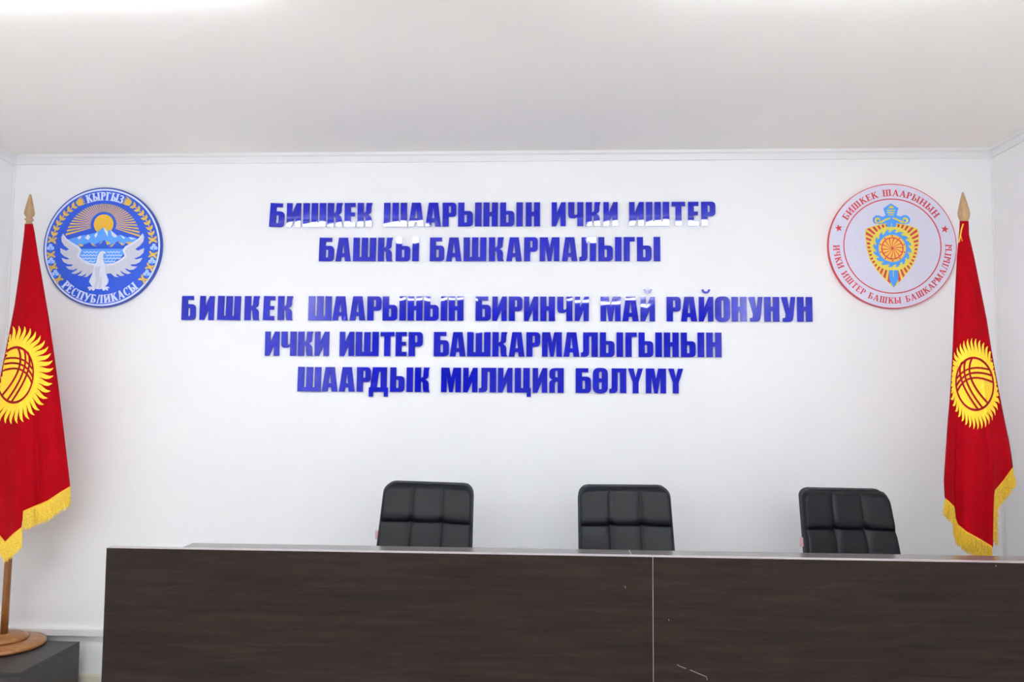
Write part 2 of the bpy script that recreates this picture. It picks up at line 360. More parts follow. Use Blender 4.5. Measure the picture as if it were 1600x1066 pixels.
for line, words, ytop, ybot, boxes in LINES:
    seq = [(w, i, c) for w in words for i, c in enumerate(w)]
    assert len(seq) == len(boxes), (line, len(seq), len(boxes))
    xa, xb = boxes[0][0], boxes[-1][1]
    for n, ((w, i, c), (x0, x1)) in enumerate(zip(seq, boxes)):
        xm = (x0 + x1) / 2; t = (xm - xa) / (xb - xa)
        yt, yb = ytop[0] + (ytop[1] - ytop[0]) * t, ybot[0] + (ybot[1] - ybot[0]) * t
        p0, p1, pt = at(x0, yb, LY), at(x1, yb, LY), at(xm, yt, LY)
        wid, hgt = p1.x - p0.x, pt.z - (p0.z + p1.z) / 2
        gw, shapes = G[c]
        sx, sz = wid / gw, hgt / 240
        loops = [[[(( (q[0] - gw / 2) * sx), q[1] * sz) for q in rp(l)] for l in s] for s in shapes]
        o = cut_shapes('wall_letter', loops, -.004, .004, M_LETTER)
        o.location = ((p0.x + p1.x) / 2, WY - .0075, (p0.z + p1.z) / 2)
        lean = LEAN.get((line, n), random.uniform(-.004, .004))
        tl = {'top': .53, 'second': 0, 'third': 0}.get(line, 0) + random.uniform(-.07, .07)
        tl += {('second', 4): -1.15, ('second', 11): -1.1, ('second', 13): -1.2, ('top', 0): -.4, ('third', 21): -.35, ('third', 23): -.4, ('third', 20): -.12}.get((line, n), 0)
        o.rotation_euler = (R(tl), -lean, R(random.uniform(-.4, .4)))
        tag(o, 'glossy blue letter %s, %s letter of the word %s in the %s line' % (c, ORD[i], w, line), 'letter', 'blue letters on the wall')
        if c == 'Й':
            b = cut_shapes('breve', [[[((q[0] - 42) * sx, q[1] * sz + 271 * sz) for q in BREVE[1][0]]]], -.004, .004, M_LETTER, o)

# ------------------------------------------------------------------ small lettering for the round emblems (slab-serif strokes)
def q4(x0, y0, x1, y1): return [(x0, y0), (x1, y0), (x1, y1), (x0, y1)]
def seg(x0, y0, x1, y1, w):
    d = Vector((x1 - x0, y1 - y0)); n = Vector((-d.y, d.x)).normalized() * w / 2
    return [(x0 - n.x, y0 - n.y), (x1 - n.x, y1 - n.y), (x1 + n.x, y1 + n.y), (x0 + n.x, y0 + n.y)]
def arc(cx, cy, rx, ry, a0, a1, w, n=14):
    o, i = [], []
    for k in range(n + 1):
        a = R(a0 + (a1 - a0) * k / n); th = w * (.5 + .5 * abs(math.cos(a))); tv = th * .55
        o.append((cx + (rx + th / 2) * math.cos(a), cy + (ry + tv / 2) * math.sin(a)))
        i.append((cx + (rx - th / 2) * math.cos(a), cy + (ry - tv / 2) * math.sin(a)))
    return o + i[::-1]
def small_font(t, th):
    sf = .08 + t * .62
    def V(x): return [q4(x - t / 2, 0, x + t / 2, 1), q4(x - sf, 0, x + sf, .07), q4(x - sf, .93, x + sf, 1)]
    f = {}
    f['А'] = (.84, [seg(.42, .98, .12, .03, th), seg(.40, 1, .70, .03, t), q4(.22, .28, .6, .28 + th), q4(0, 0, .26, .07), q4(.54, 0, .86, .07)])
    f['Б'] = (.7, V(.18) + [q4(.18, 1 - th, .62, 1), q4(.56, .78, .62, 1), arc(.32, .29, .26, .24, -90, 90, t), q4(.2, 0, .34, th * .9), q4(.2, .53 - th * .5, .34, .53 + th * .4)])
    f['Г'] = (.64, V(.18) + [q4(.18, 1 - th, .62, 1), q4(.55, .74, .62, 1)])
    f['Е'] = (.68, V(.18) + [q4(.18, 1 - th, .62, 1), q4(.56, .78, .62, 1), q4(.18, 0, .64, th), q4(.58, 0, .64, .24), q4(.18, .48, .46, .48 + th), q4(.42, .38, .47, .66)])
    f['З'] = (.62, [arc(.27, .74, .2, .2, -95, 160, t), arc(.27, .28, .24, .24, -160, 95, t), q4(.16, .47, .34, .57)])
    f['И'] = (.88, V(.18) + V(.7) + [seg(.7, .93, .18, .07, th * 1.1)])
    f['К'] = (.8, V(.18) + [seg(.24, .46, .64, .96, th * 1.1), seg(.36, .6, .7, .04, t), q4(.52, .93, .8, 1), q4(.54, 0, .86, .07)])
    f['Л'] = (.86, V(.66) + [seg(.36, 1, .12, .06, th * 1.1), q4(.3, .93, .7, 1), q4(0, 0, .24, .1)])
    f['М'] = (1.06, V(.16) + V(.88) + [seg(.18, .97, .52, .05, t * .9), seg(.86, .97, .52, .05, th)])
    f['Н'] = (.88, V(.18) + V(.7) + [q4(.18, .47, .7, .47 + th)])
    f['П'] = (.88, V(.18) + V(.7) + [q4(.18, 1 - th, .7, 1)])
    f['Р'] = (.66, V(.18) + [arc(.32, .73, .24, .23, -90, 90, t), q4(.2, 1 - th * .9, .34, 1), q4(.2, .5 - th * .5, .34, .5 + th * .4)])
    f['С'] = (.72, [arc(.4, .5, .3, .46, 45, 315, t, 22), q4(.58, .68, .66, .98)])
    f['Т'] = (.78, V(.39) + [q4(.06, 1 - th, .72, 1), q4(.06, .74, .13, 1), q4(.65, .74, .72, 1)])
    f['У'] = (.8, [seg(.12, .98, .44, .36, t), seg(.7, .98, .3, .02, th * 1.2), q4(0, .93, .28, 1), q4(.56, .93, .84, 1), q4(.16, 0, .34, .12)])
    f['Ч'] = (.82, V(.6) + [q4(.18 - t / 2, .6, .18 + t / 2, 1), arc(.4, .62, .22, .2, 180, 270, t), q4(.38, .4, .6, .4 + th), q4(.02, .93, .34, 1)])
    f['Ш'] = (1.16, V(.18) + V(.57) + V(.96) + [q4(.18, 0, .96, th)])
    f['Ы'] = (1.04, V(.18) + [arc(.32, .29, .24, .24, -90, 90, t), q4(.2, 0, .34, th * .9), q4(.2, .53 - th * .5, .34, .53 + th * .4)] + V(.84))
    f[' '] = (.5, [])
    return f
def ring_text(txt, font, r, h, a_from, a_to, top=True, wx=1.0, group=False):
    """lettering around a circle of radius r (letter middle), spread from one angle to the other; unit-disc coordinates"""
    ws = [font[c][0] for c in txt]; tot = sum(ws); out = []; acc = 0
    for c, w in zip(txt, ws):
        a = R(a_from + (a_to - a_from) * (acc + w / 2) / tot); acc += w
        step = abs(R(a_to - a_from)) * r / tot
        rad = Vector((math.cos(a), math.sin(a))); tan = Vector((math.sin(a), -math.cos(a)))
        up = rad if top else -rad; rt = tan if top else -tan
        if group and c != ' ': out.append([])
        for poly in font[c][1]:
            (out[-1] if group else out).append([[rad * r + rt * ((p[0] - w / 2) * step * .9 * wx) + up * ((p[1] - .5) * h) for p in poly]])
    return out

def flat_mat(name, c, rough=.35): return mat(name, c, rough, .4, noise=.02, nscale=40)
E_BLUE = flat_mat('emblem_blue', (42, 88, 212)); E_NAVY = flat_mat('emblem_navy', (42, 72, 170)); E_WHITE = flat_mat('emblem_white', (214, 224, 250))
E_GOLD = flat_mat('emblem_gold', (226, 186, 82)); E_SUN = flat_mat('emblem_sun', (232, 184, 58)); E_SKY = flat_mat('emblem_sky', (92, 160, 246))
E_GREY = flat_mat('emblem_grey', (206, 208, 222)); E_PALE = flat_mat('emblem_pale', (220, 226, 242)); E_LAV = flat_mat('emblem_lavender', (218, 217, 236))
E_RED = flat_mat('emblem_red', (204, 54, 66)); E_YEL = flat_mat('emblem_yellow', (228, 212, 88)); E_ORG = flat_mat('emblem_orange', (246, 192, 84)); E_MID = flat_mat('emblem_mid_blue', (74, 156, 244))

def emblem_frame(cx, cy, xl, xr, yt, yb):
    c = at(cx, cy, WY); rz = (at(cx, yt, WY - .02).z - at(cx, yb, WY - .02).z) / 2
    rx = (at(xr, cy, WY - .02).x - at(xl, cy, WY - .02).x) / 2
    zc = (at(cx, yt, WY - .02).z + at(cx, yb, WY - .02).z) / 2; xc = (at(xr, cy, WY - .02).x + at(xl, cy, WY - .02).x) / 2
    return Vector((xc, WY - .0008, zc)), (rx + rz) / 2
def mirror(poly, c): return [(2 * c - p[0], p[1]) for p in poly]

# ---- blue state emblem on the left
c, RR = emblem_frame(160, 387, 68.2, 252.2, 293.1, 480.7)
em = thing('state_emblem', c, 'round blue emblem with white bird, mountains and gold sun, left of the lettering', 'emblem')
def sc(shapes, k): return [[[(p[0] * k, p[1] * k) for p in l] for l in s] for s in shapes]
def ez(poly): return [((p[0] - 521) / 479, -(p[1] - 530) / 488) for p in poly]
def lay(name, shapes, d, M, par, front=-.02, K=None):
    return cut_shapes(name, sc(shapes, K or RR), front - d * .0006, front + .0002, M, par)
cut_shapes('disc_board', sc([[circ(0, 0, 1, 128)]], RR), -.02, 0, [E_NAVY], em)
lay('blue_field', [[circ(0, 0, .985, 128)]], 1, E_NAVY, em)
lay('white_ring', [[circ(0, 0, .978, 128), circ(0, 0, .948, 128)]], 2, E_WHITE, em)
lay('blue_ground', [[circ(0, 0, .947, 128)]], 2, E_BLUE, em)
SF = small_font(.26, .13)
for g in ring_text('КЫРГЫЗ', SF, .853, .14, 111, 67, group=True) + ring_text('РЕСПУБЛИКАСЫ', SF, .862, .14, -136, -46, False, group=True): lay('letter', g, 3, E_WHITE, em)
rays = []
for k in range(40):
    a0 = R(-19 + 218 * k / 40); a1 = R(-19 + 218 * (k + .52) / 40)
    def hit(a):
        d = Vector((math.cos(a), -math.sin(a))); o = Vector((525 - 522, 345 - 482)); b = o.dot(d); return -b + math.sqrt(b * b - o.dot(o) + 306 ** 2)
    p = [(525 + 104 * math.cos(a0), 345 - 104 * math.sin(a0)), (525 + hit(a0) * math.cos(a0), 345 - hit(a0) * math.sin(a0)),
         (525 + hit(a1) * math.cos(a1), 345 - hit(a1) * math.sin(a1)), (525 + 104 * math.cos(a1), 345 - 104 * math.sin(a1))]
    rays.append([ez(p)])
lay('sun_rays', rays, 3, E_GOLD, em)
lay('sun_disc', [[ez([(p.x, p.y) for p in circ(526, 343, 80)])]], 3, E_SUN, em)
lay('mountains', [[ez([(222, 472), (330, 442), (345, 436), (405, 428), (470, 410), (528, 368), (558, 398), (583, 390), (640, 436), (668, 430), (722, 452), (755, 445), (820, 468), (760, 500), (650, 530), (360, 530), (290, 505)])]], 4, E_SKY, em)
lay('snow_caps', [[ez(p)] for p in ([(316, 452), (345, 436), (348, 452), (332, 468)], [(378, 458), (405, 426), (422, 450), (404, 472), (392, 460)], [(455, 432), (476, 408), (480, 428), (466, 456)],
    [(528, 370), (562, 402), (564, 446), (538, 402)], [(583, 391), (640, 438), (628, 454), (600, 440)], [(666, 431), (708, 456), (690, 462)], [(733, 449), (796, 462), (756, 468)])], 5, E_PALE, em)
lay('dark_foothills', [[ez([(318, 546), (325, 524), (380, 505), (425, 490), (452, 512), (500, 490), (540, 473), (582, 512), (655, 480), (694, 514), (716, 492), (768, 498), (700, 546)])]], 5, E_BLUE, em)
lay('gold_slopes', [[ez(p)] for p in ([(328, 502), (372, 512), (362, 524), (345, 524)], [(425, 491), (480, 526), (440, 516)], [(498, 504), (524, 478), (512, 500)], [(550, 478), (592, 500), (562, 514)], [(578, 526), (634, 490), (602, 526)], [(650, 484), (706, 510), (682, 516)], [(706, 492), (784, 488), (742, 512)])], 6, E_GOLD, em)
lay('lake', [[ez([(340, 544), (706, 544), (690, 600), (640, 640), (590, 668), (470, 672), (400, 650), (350, 620)])]], 6, E_SKY, em)
waves = []
for y, xa, xb in ((566, 372, 490), (566, 566, 672), (592, 352, 484), (592, 556, 688), (617, 366, 478), (617, 540, 676), (642, 396, 472), (642, 548, 632)):
    n = max(2, int((xb - xa) / 26)); top, bot = [], []
    for k in range(n * 6 + 1):
        x = xa + (xb - xa) * k / (n * 6); v = abs(math.sin(math.pi * k / 6)); top.append((x, y + 9 * v - 4)); bot.append((x, y + 9 * v + 3))
    waves.append([ez(top + bot[::-1])])
lay('lake_waves', waves, 7, E_WHITE, em)
wing = [(200, 420), (188, 450), (192, 484), (216, 518), (256, 548), (230, 560), (184, 538), (188, 575), (215, 602), (264, 626), (240, 630), (196, 618), (214, 650), (246, 668), (294, 672), (278, 686), (234, 688),
        (262, 712), (296, 716), (334, 700), (322, 718), (280, 742), (310, 749), (342, 738), (370, 718), (362, 738), (334, 760), (366, 766), (402, 744), (400, 760), (378, 773), (412, 772), (446, 742), (500, 752), (524, 720), (524, 660),
        (470, 668), (424, 662), (372, 632), (338, 604), (344, 580), (356, 556), (336, 524), (276, 492), (228, 458)]
wings = [lay('wing', [[ez(p)]], 8, E_GREY, em) for p in (wing, mirror(wing, 523.5))]
rim = [(200, 420), (228, 458), (276, 492), (336, 524), (358, 556), (346, 582), (340, 604), (374, 632), (426, 660), (486, 666), (486, 682), (418, 676), (358, 642), (320, 606), (330, 580), (336, 560), (318, 536), (268, 504), (216, 466)]
for p, w in zip((rim, mirror(rim, 523.5)), wings): lay('wing_edge', [[ez(p)]], 9, E_PALE, w)
body = [(484, 650), (490, 604), (508, 570), (532, 560), (556, 574), (552, 584), (536, 584), (534, 610), (542, 648), (556, 676), (560, 740), (586, 800), (580, 824), (562, 848), (556, 864), (512, 872), (468, 866), (456, 850), (430, 812), (436, 790), (456, 744), (468, 680)]
lay('eagle_body', [[ez(body)]], 10, E_PALE, em)
lay('body_shade', [[ez([(474, 694), (520, 684), (508, 740), (516, 790), (494, 860), (470, 860), (486, 800), (476, 740)])], [ez([(520, 760), (536, 800), (530, 862), (508, 866), (514, 800)])]], 11, E_GREY, em)
foot = [(470, 858), (440, 850), (420, 856), (422, 866), (440, 862), (428, 876), (438, 884), (452, 870), (462, 884), (474, 880), (478, 866)]
for p in (foot, mirror(foot, 508)): lay('talon', [[ez(p)]], 11, E_PALE, em)
def leaf(cx, cy, a, L, w): # teardrop pointing along angle a
    d = Vector((math.cos(a), math.sin(a))); n = Vector((-d.y, d.x)); P = Vector((cx, cy))
    return [P + d * (L * t) + n * (w * s * math.sin(math.pi * t ** .7)) for s, ts in ((1, (0, .15, .35, .55, .75, 1)), (-1, (.75, .55, .35, .15))) for t in ts]
for sg in (1, -1):
    wheat = []
    for k in range(7):
        a = R(166.5 - 6.4 * k); r = .855
        px, py = r * math.cos(a), r * math.sin(a); ta = a - math.pi / 2
        for s in (.75, -.75):
            p = leaf(px, py, ta + s, .088, .024); wheat.append([[(sg * q[0], q[1]) for q in p]])
        p = leaf(px - .05 * math.cos(ta), py - .05 * math.sin(ta), ta, .07, .010); wheat.append([[(sg * q[0], q[1]) for q in p]])
    a = R(121.5); px, py = .855 * math.cos(a), .855 * math.sin(a); ta = a - math.pi / 2
    for s in (-.5, -.22, 0, .22, .5):
        p = leaf(px - .02 * math.cos(ta), py - .02 * math.sin(ta), ta + s * .55, .155, .017)
        wheat.append([[(sg * q[0] + sg * .05 * s * math.cos(a), q[1] + .05 * s * math.sin(a)) for q in p]])
    lay('wheat_ear', wheat, 4, E_GOLD, em)
for sg in (1, -1):
    for x, y in ((113, 472), (107, 592), (128, 693), (178, 792)):
        (u, v), = ez([(x, y)]); a = math.atan2(v, u); orn = []
        for s in (1, -1):
            for t in (1, -1):
                p = [(0, 0), (.012, .022), (.05, .055), (.075, .05), (.07, .03), (.052, .03), (.066, .012), (.03, .004), (.02, 0)]
                pp = [(u + q[0] * s * math.cos(a) - q[1] * t * math.sin(a), v + q[0] * s * math.sin(a) + q[1] * t * math.cos(a)) for q in p]
                orn.append([[(sg * q[0], q[1]) for q in pp]])
        orn.append([[(sg * q.x, q.y) for q in circ(u, v, .03, 12)]])
        lay('gold_ornament', orn, 4, E_GOLD, em)
    for x, y in ((102, 532), (112, 642), (150, 742)):
        (u, v), = ez([(x, y)]); cloud, curl = [], []
        for du, dv, r in ((-.035, -.012, .032), (.035, -.012, .032), (0, .03, .034), (0, -.02, .026)):
            q = (u + du, v + dv); cloud.append([[(sg * w.x, w.y) for w in circ(q[0], q[1], r, 16)]])
        cloud.append([[(sg * w[0], w[1]) for w in q4(u - .008, v - .065, u + .008, v)]])
        for du, dv in ((-.035, -.012), (.035, -.012), (0, .03)):
            curl.append([[(sg * w.x, w.y) for w in circ(u + du, v + dv, .024, 16)], [(sg * w.x, w.y) for w in circ(u + du, v + dv, .012, 12)]])
        lay('curl', curl, 6, E_WHITE, lay('cloud_ornament', cloud, 5, E_SKY, em))

# ---- white department emblem on the right
c, RW = emblem_frame(1394, 384.9, 1294.1, 1494.6, 287.5, 482.4)
ew = thing('department_emblem', c, 'round white emblem with red lettering, yellow shield and blue sword, right of lettering', 'emblem')
def wz(poly): return [((p[0] - 553) / 509, -(p[1] - 533) / 495) for p in poly]
def law(name, shapes, d, M): return lay(name, shapes, d, M, ew, -.02, RW)
cut_shapes('disc_board', sc([[circ(0, 0, 1, 128)]], RW), -.02, 0, [E_RED, E_LAV], ew)
law('white_ground', [[circ(0, 0, .988, 128)]], 1, E_LAV)
law('inner_ring', [[circ(0, 0, .764, 128), circ(0, 0, .747, 128)]], 2, E_RED)
SG = small_font(.19, .09)
for g in ring_text('БИШКЕК ШААРЫНЫН', SG, .856, .105, 149.5, 33, group=True) + ring_text('ИЧКИ ИШТЕР БАШКЫ БАШКАРМАЛЫГЫ', SG, .872, .1, -181.5, 2, False, group=True): law('letter', g, 2, E_RED)
stars = []
for x, y in ((130, 390), (972, 401)):
    (u, v), = wz([(x, y)]); tl = math.atan2(v, u) - math.pi / 2
    stars.append([[(u + r * math.cos(a), v + r * math.sin(a)) for k in range(10) for r, a in (((.064 if k % 2 == 0 else .026), math.pi / 2 + k * math.pi / 5 + tl * .12),)]])
for g in stars: law('star', [g], 2, E_RED)
SH = [(345, 395), (400, 376), (470, 358), (550, 350), (640, 357), (700, 374), (757, 396), (768, 440), (765, 520), (750, 600), (722, 672), (684, 728), (625, 800), (557, 866), (490, 800), (425, 728), (372, 645), (350, 560), (338, 440)]
law('shield', [[wz(SH)]], 2, E_YEL)
def shield_r(a):
    d = Vector((math.cos(a), math.sin(a))); o = Vector((552, 553)); best = 150
    for i in range(len(SH)):
        p, q = Vector(SH[i]), Vector(SH[(i + 1) % len(SH)]); e = q - p; den = d.x * e.y - d.y * e.x
        if abs(den) < 1e-9: continue
        w = p - o; t = (w.x * e.y - w.y * e.x) / den; s = (w.x * d.y - w.y * d.x) / den
        if t > 0 and 0 <= s <= 1: best = t
    return best
rr = []
for k in range(38):
    a = 2 * math.pi * k / 38; a2 = a + 2 * math.pi / 38 * .5
    r0 = max(150, min(178, shield_r(a) * .86)); 
    p = [(552 + r0 * math.cos(a), 553 + r0 * math.sin(a)), (552 + (shield_r(a) - 7) * math.cos(a), 553 + (shield_r(a) - 7) * math.sin(a)),
         (552 + (shield_r(a2) - 7) * math.cos(a2), 553 + (shield_r(a2) - 7) * math.sin(a2)), (552 + r0 * math.cos(a2), 553 + r0 * math.sin(a2))]
    rr.append([wz(p)])
law('shield_rays', rr, 3, E_RED)
law('sword_hilt', [[wz([(548, 194), (609, 232), (592, 290), (622, 300), (650, 288), (676, 290), (698, 312), (698, 340), (682, 358), (640, 360), (590, 352), (584, 382), (514, 382), (510, 352), (460, 360), (418, 354), (402, 336), (404, 308), (428, 290), (452, 290), (478, 302), (506, 290), (488, 234)])],
              ], 4, E_MID)
law('sword_blade', [[wz([(522, 726), (592, 726), (593, 800), (557, 862), (522, 800)])]], 4, E_MID)
law('sword_trim', [[wz(p)] for p in ([(548, 208), (574, 226), (568, 234), (526, 234)], [(514, 246), (582, 246), (580, 255), (516, 255)], [(518, 264), (578, 264), (576, 273), (520, 273)], [(524, 282), (572, 282), (570, 290), (526, 290)],
    [(548, 356), (553, 356), (553, 382), (548, 382)], [(554, 726), (559, 726), (559, 778), (554, 778)])] +
    [[wz([(p.x, p.y) for p in circ(cx, 330, 24, 24)]), wz([(p.x, p.y) for p in circ(cx + s * 4, 333, 12, 16)])] for cx, s in ((440, 1), (660, -1))] +
    [[wz([(452, 348), (500, 318), (540, 306), (540, 318), (508, 330), (470, 354)])], [wz([(560, 306), (600, 318), (650, 348), (632, 354), (594, 330), (560, 318)])]], 5, E_YEL)
law('wave_ring', [[wz([(p.x, p.y) for p in circ(552, 553, 128, 64)])]] +
    [[wz([(552 + r * math.cos(R(a + 360 / 16 * k)), 553 + r * math.sin(R(a + 360 / 16 * k))) for r, a in ((118, -16), (126, -8), (142, 0), (152, 8), (149, 15), (141, 12), (138, 8), (134, 12), (118, 14))])] for k in range(16)], 4, E_MID)
law('hub', [[wz([(p.x, p.y) for p in circ(552, 553, 108, 64)])]], 5, E_ORG)
hub = [[wz([(p.x, p.y) for p in circ(552, 553, 88, 64)]), wz([(p.x, p.y) for p in circ(552, 553, 80, 64)])], [wz([(p.x, p.y) for p in circ(552, 553, 9, 16)])]]
for k in range(14):
    a = 360 / 14 * k; o, i = [], []
    for t in range(7):
        r = 6 + 78 * t / 6; b = a + 22 * math.sin(math.pi * t / 12); w = 1.2 + 2.8 * t / 6
        o.append((552 + r * math.cos(R(b)) - w * math.sin(R(b)), 553 + r * math.sin(R(b)) + w * math.cos(R(b)))); i.append((552 + r * math.cos(R(b)) + w * math.sin(R(b)), 553 + r * math.sin(R(b)) - w * math.cos(R(b))))
    hub.append([wz(o + i[::-1])])
for k in range(10):
    a = R(90 + 36 * k); hub.append([wz([(p.x, p.y) for p in circ(552 + 98 * math.cos(a), 553 + 98 * math.sin(a), 6, 12)])])
law('wheel', hub, 6, E_RED)

# ------------------------------------------------------------------ desk
PY = 3.15; PZ = at(900, 868, PY).z; TZ = at(900, 860, 3.5).z
pa, pb = at(166.5, 855, PY), at(158, 1066, PY)
PX0 = (pa.x + pb.x) / 2; SEAM = at(1020.5, 960, PY).x; PX1 = 2.30
TX0 = at(290, 849, 3.54).x; TS = at(987, 863, 3.5).x
TY1 = 3.614; TZ = at(950, 859, TY1).z
dk = thing('presidium_desk', ((PX0 + PX1) / 2, PY + .2, 0), 'long dark brown wooden desk with tall front panels, below the wall lettering', 'desk')
ox, oy = dk.location.x, dk.location.y
def dbox(name, x0, x1, y0, y1, z0, z1, M, bev=.0012, par=None): return box(name, x0 - ox, x1 - ox, y0 - oy, y1 - oy, z0, z1, M, par or dk, bev)
PT = .034
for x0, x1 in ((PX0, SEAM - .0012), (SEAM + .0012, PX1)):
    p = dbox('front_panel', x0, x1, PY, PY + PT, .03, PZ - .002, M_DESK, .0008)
    dbox('edge_band', x0, x1, PY + .0006, PY + PT, PZ - .002, PZ, M_EDGE, .0006, p)
dbox('panel_seam', SEAM - .0012, SEAM + .0012, PY + .002, PY + PT, .03, PZ - .002, M_EDGE, 0)
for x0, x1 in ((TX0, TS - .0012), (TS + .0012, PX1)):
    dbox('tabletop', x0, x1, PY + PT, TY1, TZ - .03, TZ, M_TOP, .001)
dbox('top_seam', TS - .0012, TS + .0012, PY + PT, TY1, TZ - .029, TZ - .0006, M_EDGE, 0)
for x in (TX0 + .06, SEAM - .02, PX1 - .08):
    dbox('side_panel', x, x + .032, PY + PT, PY + .1 if 0 < x < 1 else TY1 - .06, .0, TZ - .03, M_DESK)
def chip(pts):
    ps = [at(x, y, PY) for x, y in pts]
    tube('scratch', [(p.x - ox, PY - .0003 - oy, p.z) for p in ps], [.0006] * len(ps), M_CHIP, dk, 5)
chip([(976.5, 916), (977.6, 919)]); chip([(1555.5, 885.5), (1557, 883)]); chip([(1058, 1039), (1064, 1042), (1072, 1045)]); chip([(1078, 1047), (1104, 1058), (1105, 1063)]); chip([(1044.6, 968), (1045.4, 970)])

# ------------------------------------------------------------------ office chairs
HB, RCL = .72, R(13)
def chair(px, py, ang, label, tagged, roll=0, shear=0, hw=.236, taper=.03):
    YT = 4.06
    top = at(px, py, YT)
    z0 = top.z - HB * math.cos(RCL)
    bk = Vector((0, .22 + HB * math.sin(RCL), 0))
    rot = Matrix.Rotation(ang, 3, 'Z'); off = rot @ bk
    t = thing('office_chair', (top.x - off.x, YT - off.y, 0), label, 'chair', 'black chairs behind the desk', ang)
    ca, sa = math.cos(RCL), math.sin(RCL)
    def P(x, v, d):  # on the reclined back: v up from its foot, d out towards the sitter
        x += shear * (v - HB)
        xx = x * math.cos(roll) + (v - HB) * math.sin(roll); vv = HB + (v - HB) * math.cos(roll) - x * math.sin(roll)
        return Vector((xx, .22 + vv * sa - d * ca, z0 + vv * ca + d * -sa))
    NU, NV = 91, 120; rc = .05
    def half(v):
        h = hw * (1 - taper * v / HB)
        for e in (max(0, HB - v), max(0, v)):
            if e < rc: h -= rc - math.sqrt(max(0, rc * rc - (rc - e) ** 2))
        return h
    rows = [0, .185, .365, .545, HB + .02]  # from the top down: seams
    def depth(u, v):
        e = HB - v
        cu = abs(((u + 1) * 1.5) % 1 * 2 - 1)
        for a, b in zip(rows, rows[1:]):
            if a <= e <= b: cv = abs((e - a) / (b - a) * 2 - 1); break
        else: cv = 0
        if e < rows[1] / 2: cv = 0
        puff = .009 * (1 - cu ** 8) + .018 * (1 - cv ** 6) - .010 * max(0, cu - .6) * 2.5 * max(0, cv - .5) * 2 * (abs(u) < .7)
        ed = min(1, (1 - abs(u)) / .04); et = min(1, max(0, min(e, v)) / .018)
        return .012 + puff * .9 * math.sqrt(max(0, ed * (2 - ed))) * math.sqrt(max(0, et * (2 - et))) + .007 * math.sqrt(max(0, ed * (2 - ed))) * math.sqrt(max(0, et * (2 - et))) + .012 * u * u * min(1, et)
    vs, fs = [], []
    for j in range(NV):
        v = HB * .5 * (1 - math.cos(math.pi * j / (NV - 1))) * .15 + HB * j / (NV - 1) * .85
        for i in range(NU):
            u = -1 + 2 * i / (NU - 1); vs.append(P(u * half(v), v, depth(u, v)))
    nb = len(vs)
    for j in range(NV):
        v = HB * .5 * (1 - math.cos(math.pi * j / (NV - 1))) * .15 + HB * j / (NV - 1) * .85
        for i in range(NU):
            u = -1 + 2 * i / (NU - 1); e = max(0, min(1, (1 - abs(u)) / .12)) * min(1, min(HB - v, v) / .04)
            vs.append(P(u * half(v), v, -.02 - .03 * math.sqrt(max(0, e * (2 - e)))))
    for j in range(NV - 1):
        for i in range(NU - 1):
            a = j * NU + i; fs.append((a, a + 1, a + NU + 1, a + NU)); fs.append((nb + a, nb + a + NU, nb + a + NU + 1, nb + a + 1))
    per = [i for i in range(NU)] + [j * NU + NU - 1 for j in range(1, NV)] + [(NV - 1) * NU + i for i in range(NU - 2, -1, -1)] + [j * NU for j in range(NV - 2, 0, -1)]
    for a, b in zip(per, per[1:] + per[:1]): fs.append((a, nb + a, nb + b, b))
    bk_o = link_mesh('backrest', vs, fs, M_LEATHER, t, True)
    edge = [P(s * half(v) * 1.0, v, .012) for s, vv in ((1, np.linspace(0, HB, 60)), (-1, np.linspace(HB, 0, 60))) for v in vv]
    tube('piping', edge, .005, M_PIPE, bk_o, 6, True)
    for u in (-1 / 3, 1 / 3):
        tube('stitching', [P(u * half(v), v, depth(u, v) + .0004) for v in np.linspace(.05, HB - .012, 60)], .0011, M_PIPE, bk_o, 5)
    for e in rows[1:-1]:
        tube('stitching', [P(u * half(HB - e), HB - e, depth(u, HB - e) + .0008) for u in np.linspace(-.95, .95, 40)], .0016, M_PIPE, bk_o, 5)
    if tagged:
        tp = P(-half(HB * .62) - .006, HB - tagged, 0)
        bm = bmesh.new(); add_box(bm, -.014, .014, -.0008, .0008, -.022, .022, .0004, 1); bmesh.ops.translate(bm, verts=bm.verts, vec=tp)
        from_bm('label_tag', bm, M_TAG, bk_o)['label'] = 'pink paper tag at the edge of the backrest'
    # seat and underframe
    bm = bmesh.new(); add_box(bm, -.25, .25, -.27, .22, .43, .54, .045, 5); auto_smooth(from_bm('seat', bm, M_LEATHER, t))
    for s in (1, -1):
        tube('armrest', [(s * .25, .16, .47), (s * .275, .17, .60), (s * .275, .14, .68), (s * .275, .0, .69), (s * .275, -.14, .69), (s * .275, -.19, .66), (s * .27, -.16, .55), (s * .25, -.12, .46)], .018, M_PLASTIC, t, 10)
    lathe('gas_lift', [(.028, .09), (.028, .26), (.02, .262), (.02, .44)], M_CHROME, t, 20)
    bm = bmesh.new(); add_box(bm, -.11, .11, -.11, .13, .405, .432, .008); auto_smooth(from_bm('seat_plate', bm, M_PLASTIC, t))
    tube('back_bracket', [(0, .05, .42), (0, .2, .425), P(0, .02, -.06), P(0, .2, -.055)], .02, M_PLASTIC, t, 8)
    for k in range(5):
        a = 2 * math.pi * k / 5 + .3; d = Vector((math.cos(a), math.sin(a), 0))
        leg = tube('base_leg', [Vector((0, 0, .105)) + d * .015, Vector((0, 0, .1)) + d * .15, Vector((0, 0, .075)) + d * .29], [.028, .022, .016], M_PLASTIC, t, 10)
        n = Vector((-d.y, d.x, 0)); cpos = d * .29 + Vector((0, 0, .03))
        lathe('caster', [(.02, -.022), (.029, -.018), (.029, .018), (.02, .022)], M_PLASTIC, leg, 18, cpos, n)
    return t
